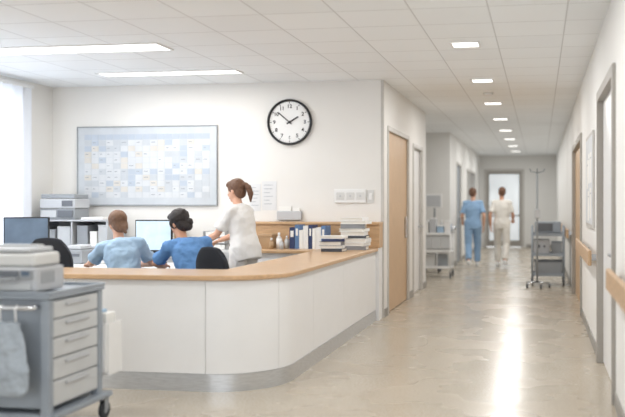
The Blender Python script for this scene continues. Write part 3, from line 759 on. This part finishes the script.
J=dict(SIT); J.update(waist=(-.01,.04,.74),chest=(-.04,.14,.91),neck=(-.07,.24,1.065),head=(-.09,.33,1.212),shR=(.12,.19,1.02),shL=(-.215,.22,.985),elL=(-.29,.38,.84),wrL=(-.15,.56,.80),elR=(.24,.28,.83),wrR=(.17,.50,.80))
human((-3.06,7.36,0),.72,J,M_blue,M_blue,M_skin2,M_hdark,'gathered','seated person in blue tunic with dark hair leaning over desk',hyaw=.5,hpitch=-.35,hroll=-.12,wid=.98,fold=.036)
J=dict(STAND); J.update(pelvis=(0,-.02,.93),waist=(0,.01,1.06),chest=(0,.04,1.225),neck=(0,.07,1.39),head=(0,.11,1.53),
 shR=(.15,.07,1.31),shL=(-.15,.06,1.305),elR=(.21,.20,1.08),wrR=(.14,.44,.99),elL=(-.20,.20,1.07),wrL=(-.19,.45,.955),hdR=(0,1,-.35),hdL=(0,1,-.35))
human((-3.09,8.62,0),1.25,J,M_wcot,M_wcot,M_skin,M_hbrn,'ponytail','standing person in loose white tunic reaching over staff desk',hyaw=.12,hpitch=-.28,hem=.14,sleeve=.6,loose=.01,fold=.02)
J=dict(STAND); J.update(knR=(.1,.14,.5),anR=(.1,.16,.09),knL=(-.1,-.0,.49),anL=(-.1,-.26,.15),elR=(.235,-.1,1.13),wrR=(.23,-.02,.9),elL=(-.235,.0,1.12),wrL=(-.22,.18,.98),hdL=(.1,1,-.3))
human((-1.44,18.6,0),.1,J,M_cblue,M_cblue,M_skin,M_hbrn,'short','walking person in sky blue uniform seen from behind',hyaw=-.35,scale=1.0,wid=1.06)
J=dict(STAND); J.update(knL=(-.1,.14,.5),anL=(-.1,.15,.09),knR=(.1,-.0,.49),anR=(.1,-.25,.15),elR=(.24,.02,1.13),wrR=(.22,.22,1.0),hdR=(-.1,1,-.2),elL=(-.24,-.1,1.13),wrL=(-.235,-.04,.9))
human((-.82,18.7,0),-.08,J,M_cream,M_cream,M_skin2,M_hbrn,'short','walking person in cream uniform seen from behind',hyaw=.4,scale=1.01,wid=1.08,fold=.02)

# ---------------------------------------------------------------- foreground cart
X0,X1,Y0,Y1=-3.5,-2.8,4.52,5.12
t=thing('medical_cart',((X0+X1)/2,(Y0+Y1)/2,0),'grey metal medical cart with pale drawers beside the counter','medical cart')
fin(B().box((X0+.03,Y0+.03,.2),(X1-.02,Y1-.03,.835),M_bgrey,.006),'body',t)
for x in (X0+.02,X1-.02):
    for y in (Y0+.02,Y1-.02):
        fin(B().box((x-.028,y-.028,.13),(x+.028,y+.028,.84),M_bgrey,.01),'corner_post',t)
fin(B().box((X0-.02,Y0-.02,.84),(X1+.02,Y1+.02,.868),M_bgrey,.01).box((X0-.02,Y0-.02,.868),(X1+.02,Y0,.886),M_bgrey,.004).box((X0-.02,Y1,.868),(X1+.02,Y1+.02,.886),M_bgrey,.004).box((X1,Y0,.868),(X1+.02,Y1,.886),M_bgrey,.004).box((X0-.02,Y0,.868),(X0,Y1,.886),M_bgrey,.004),'cart_top',t)
zs=[.21,.36,.49,.61,.72,.83]
for a,c in zip(zs,zs[1:]):
    d=fin(B().box((X1-.018,Y0+.05,a+.004),(X1+.004,Y1-.05,c-.004),M_drw,.006),'drawer',t)
    zz=c-.03
    fin(B().box((X1+.0045,Y0+.17,zz-.01),(X1+.02,Y1-.17,zz+.008),M_lgrey,.006),'handle',d)
for x in (X0+.05,X1+.0):
    for y in (Y0+.06,Y1+.04): caster(t,x,y,.056)
fin(B().path([(X0+.05,Y0-.02,.80),(X0+.05,Y0-.08,.80),(X1-.05,Y0-.08,.80),(X1-.05,Y0-.02,.80)],.012,M_chrome),'push_handle',t)
fin(B().box((X1-.22,Y1+.025,.28),(X1+.04,Y1+.2,.30),M_white,.003).box((X1-.22,Y1+.025,.30),(X1-.21,Y1+.2,.62),M_white,.003).box((X1+.03,Y1+.025,.30),(X1+.04,Y1+.2,.62),M_white,.003).box((X1-.21,Y1+.19,.30),(X1+.03,Y1+.2,.62),M_white,.003).box((X1-.21,Y1+.005,.30),(X1+.03,Y1+.035,.62),M_white,.003),'side_bin',t)
fin(B().box((X0-.01,Y0+.0,.14),(X1+.04,Y1+.08,.175),M_bgrey,.01),'chassis',t)
gb=thing('glove_box',(X1-.09,Y1+.1,.3),'white glove carton standing in cart side bin','box')
fin(B().box((X1-.19,Y1+.05,.301),(X1+.01,Y1+.17,.68),M_paper,.006),'carton',gb)
fin(B().box((X1-.15,Y1+.07,.681),(X1-.03,Y1+.14,.70),M_sblue,.008),'glove',gb)
for (xa,zb,wd,l) in ((-2.99,.3,.12,'wide'),(-3.28,.24,.13,'large')):
    tb=thing('hanging_bag',(xa,Y0-.09,zb),l+' clouded grey plastic supply bag hanging from cart rail','bag','hanging supply bags')
    yy=Y0-.09
    secs=[((xa,yy,zb),wd*.7,.012),((xa,yy,zb+.03),wd*.95,.024),((xa+.008,yy,zb+.14),wd*1.02,.034),((xa-.005,yy,zb+.3),wd*.9,.024),((xa,yy,zb+.42),wd*.6,.010)]
    remesh(B().loft(secs,(1,0,0),M_bag,seg=32),'bag_body',tb,.007,3,.026,m=M_bag,ns=.05)
    b=B()
    for q in (-.4,.4): b.path([(xa+wd*q,yy,zb+.4),(xa+wd*q,Y0-.1,.8),(xa+wd*q,Y0-.08,.815)],.004,M_white,8)
    fin(b,'bag_strap',tb)
printer(-3.42,-2.9,4.53,4.86,.868,.28,'boxy grey desktop printer on top of medical cart')

# ---------------------------------------------------------------- corridor equipment
def trolley(name,x0,x1,y0,y1,h,mm,lab,shelves,cat,pr=.013,pm=M_chrome):
    t=thing(name,((x0+x1)/2,(y0+y1)/2,0),lab,cat)
    for x in (x0+.015,x1-.015):
        for y in (y0+.015,y1-.015): fin(B().cyl((x,y,.1),(x,y,h),pr,pm),'post',t); caster(t,x,y,.05)
    for z in shelves:
        fin(B().box((x0,y0,z),(x1,y1,z+.02),mm,.004).box((x0,y0,z+.02),(x1,y0+.006,z+.05),mm).box((x0,y1-.006,z+.02),(x1,y1,z+.05),mm),'shelf',t)
    return t
t=trolley('equipment_trolley',-.14,.42,14.6,15.1,1.0,M_tgrey,'blue-grey open-frame equipment trolley with shelves and castors in corridor',(.16,.50,.84),'trolley',.018,M_tgrey)
fin(B().path([(-.125,14.615,1.0),(-.125,15.085,1.0)],.018,M_tgrey).path([(.405,14.615,1.0),(.405,15.085,1.0)],.018,M_tgrey),'top_rail',t)
tt=thing('patient_monitor',(.17,14.85,.86),'grey patient monitor unit on equipment trolley','monitor')
fin(B().box((-.08,14.7,.891),(.36,15.0,1.08),M_tgrey,.015,3),'monitor_body',tt)
fin(B().box((-.04,14.693,.92),(.22,14.6995,1.05),M_dgrey,.002),'screen',tt)
fin(B().box((-.04,14.72,.861),(.31,14.98,.890),M_grey,.004),'monitor_foot',tt)
tt=thing('suction_unit',(.05,14.85,.52),'light grey device on middle trolley shelf','medical device')
fin(B().box((-.1,14.7,.521),(.17,15.0,.78),M_lgrey,.015,3),'device_body',tt)
fin(B().cyl((-.02,14.699,.66),(-.02,14.685,.66),.03,M_dgrey).cyl((.08,14.699,.66),(.08,14.685,.66),.02,M_dgrey),'dial',tt)
tt=thing('storage_bin',(.28,14.85,.52),'slate grey bin on middle trolley shelf','storage bin')
fin(B().box((.2,14.7,.521),(.37,15.0,.72),M_grey,.01,3),'bin_body',tt)
fin(B().box((.195,14.695,.721),(.375,15.005,.74),M_tgrey,.004),'lid',tt)
tt=thing('storage_bin',(.14,14.85,.18),'grey storage bin on lower trolley shelf','storage bin')
fin(B().box((-.09,14.66,.181),(.37,15.04,.40),M_grey,.015,3),'bin_body',tt)
fin(B().box((-.10,14.65,.401),(.38,15.05,.42),M_dgrey,.006),'lid',tt)
t=thing('iv_pole',(-.04,14.2,0),'chrome infusion stand with hooks beside equipment trolley','infusion stand')
b=B()
for k in range(5):
    a=2*math.pi*k/5; b.cyl((-.04,14.2,.1),(-.04+.2*math.cos(a),14.2+.2*math.sin(a),.08),.014,M_chrome)
fin(b,'star_base',t)
for k in range(5):
    a=2*math.pi*k/5; caster(t,-.04+.2*math.cos(a),14.2+.2*math.sin(a),.03)
fin(B().cyl((-.04,14.2,.09),(-.04,14.2,1.9),.016,M_grey),'pole',t)
b=B()
for sx in (-1,1): b.path([(-.04,14.2,1.9),(-.04+sx*.1,14.2,1.92),(-.04+sx*.12,14.2,1.96)],.009,M_grey,8)
for sx in (-1,1): b.path([(-.04,14.2,1.9),(-.04,14.2+sx*.1,1.92),(-.04,14.2+sx*.12,1.96)],.009,M_grey,8)
fin(b,'hooks',t)
fin(B().box((-.085,14.14,1.15),(.005,14.26,1.3),M_lgrey,.01),'infusion_pump',t)
t=trolley('supply_trolley',-2.2,-1.62,15.7,16.2,.85,M_white,'white supply trolley with boxes standing by corridor alcove',(.18,.48,.8),'trolley',.016,M_white)
fin(B().box((-2.17,15.73,.54),(-1.65,16.17,.79),M_white,.01),'drawer_unit',t)
for i in range(3): fin(B().box((-2.16+i*.17,15.715,.55),(-2.0+i*.17,15.729,.78),M_drw,.004),'drawer',t)
fin(B().path([(-1.62,15.72,.85),(-1.58,15.72,.95),(-1.58,16.18,.95),(-1.62,16.18,.85)],.012,M_chrome),'push_handle',t)
for (x,y,z,w_,h_,m,l) in ((-2.12,15.85,.822,.13,.22,M_paper,'white'),(-1.97,15.85,.822,.12,.30,M_lgrey,'light grey'),(-1.83,15.85,.822,.12,.16,M_sblue,'pale blue'),(-1.7,15.85,.822,.11,.24,M_white,'white'),(-2.05,15.95,.202,.22,.25,M_offw,'ivory'),(-1.8,15.95,.202,.18,.26,M_grey,'grey')):
    tb=thing('supply_box',(x,y,z),l+' supply carton on the white trolley','box','supply boxes on trolley')
    fin(B().box((x-w_/2,y-.1,z),(x+w_/2,y+.1,z+h_-.02),m,.003),'carton',tb)
    fin(B().box((x-w_/2-.003,y-.103,z+h_-.0195),(x+w_/2+.003,y+.103,z+h_),M_white,.003),'lid',tb)
for (x,m,l) in ((-2.1,M_white,'white'),(-2.0,M_grey,'grey'),(-1.84,M_offw,'ivory'),(-1.68,M_bblue,'blue')):
    bottle(x,16.08,.822,.26,.035,m,l+' bottle standing on the supply trolley')
t=thing('ventilator_machine',(-2.1,17.1,0),'white wheeled medical machine with display arm in alcove','medical machine')
fin(B().box((-2.35,16.9,.12),(-1.95,17.3,.95),M_white,.03,3),'machine_body',t)
fin(B().box((-2.32,16.88,.5),(-1.98,16.899,.9),M_lgrey,.006),'front_panel',t)
fin(B().cyl((-2.1,17.1,.95),(-2.1,17.1,1.5),.02,M_grey),'display_arm',t)
fin(B().box((-2.28,17.0,1.3),(-1.94,17.06,1.58),M_white,.01).box((-2.25,16.99,1.33),(-1.97,16.999,1.55),M_lgrey),'display',t)
for (x,y) in ((-2.3,16.95),(-2.0,16.95),(-2.3,17.25),(-2.0,17.25)): caster(t,x,y,.048)
t=thing('wall_cabinet',(-2.7,16.6,1.45),'white wall cabinet mounted in the corridor alcove','cabinet')
fin(B().box((-2.84,15.6,1.45),(-2.5,17.4,2.15),M_offw,.005),'body',t)
for i in range(3): fin(B().box((-2.498,15.61+i*.6,1.46),(-2.48,16.19+i*.6,2.14),M_lam,.004),'cabinet_door',t)
t=thing('notice_board',(XR,9.0,1.2),'pale grey framed notice board on corridor wall','notice board')
fin(B().box((XR-.02,8.3,1.15),(XR-.002,9.5,2.1),M_framel,.003),'board_frame',t)
fin(B().box((XR-.023,8.34,1.19),(XR-.0201,9.46,2.06),M_cell_w),'board_panel',t)
for (ya,za) in ((8.45,1.6),(8.75,1.6),(9.05,1.55),(8.5,1.25),(8.85,1.22)):
    fin(B().box((XR-.0245,ya,za),(XR-.0231,ya+.21,za+.3),M_paper).box((XR-.025,ya+.02,za+.24),(XR-.0246,ya+.15,za+.25),M_line),'pinned_sheet',t)

# ---------------------------------------------------------------- camera
cd=bpy.data.cameras.new('camera'); cam=bpy.data.objects.new('camera',cd); col.objects.link(cam)
cam.location=(0,0,1.4); cam.rotation_euler=(math.pi/2,0,math.radians(9))
cd.sensor_width=36; cd.lens=850/625*36
cd.shift_x=-(405-312.5)/625; cd.shift_y=(203-208.5)/625
cd.clip_end=100
cd.dof.use_dof=True; cd.dof.focus_distance=8.6; cd.dof.aperture_fstop=1.0
sc.camera=cam
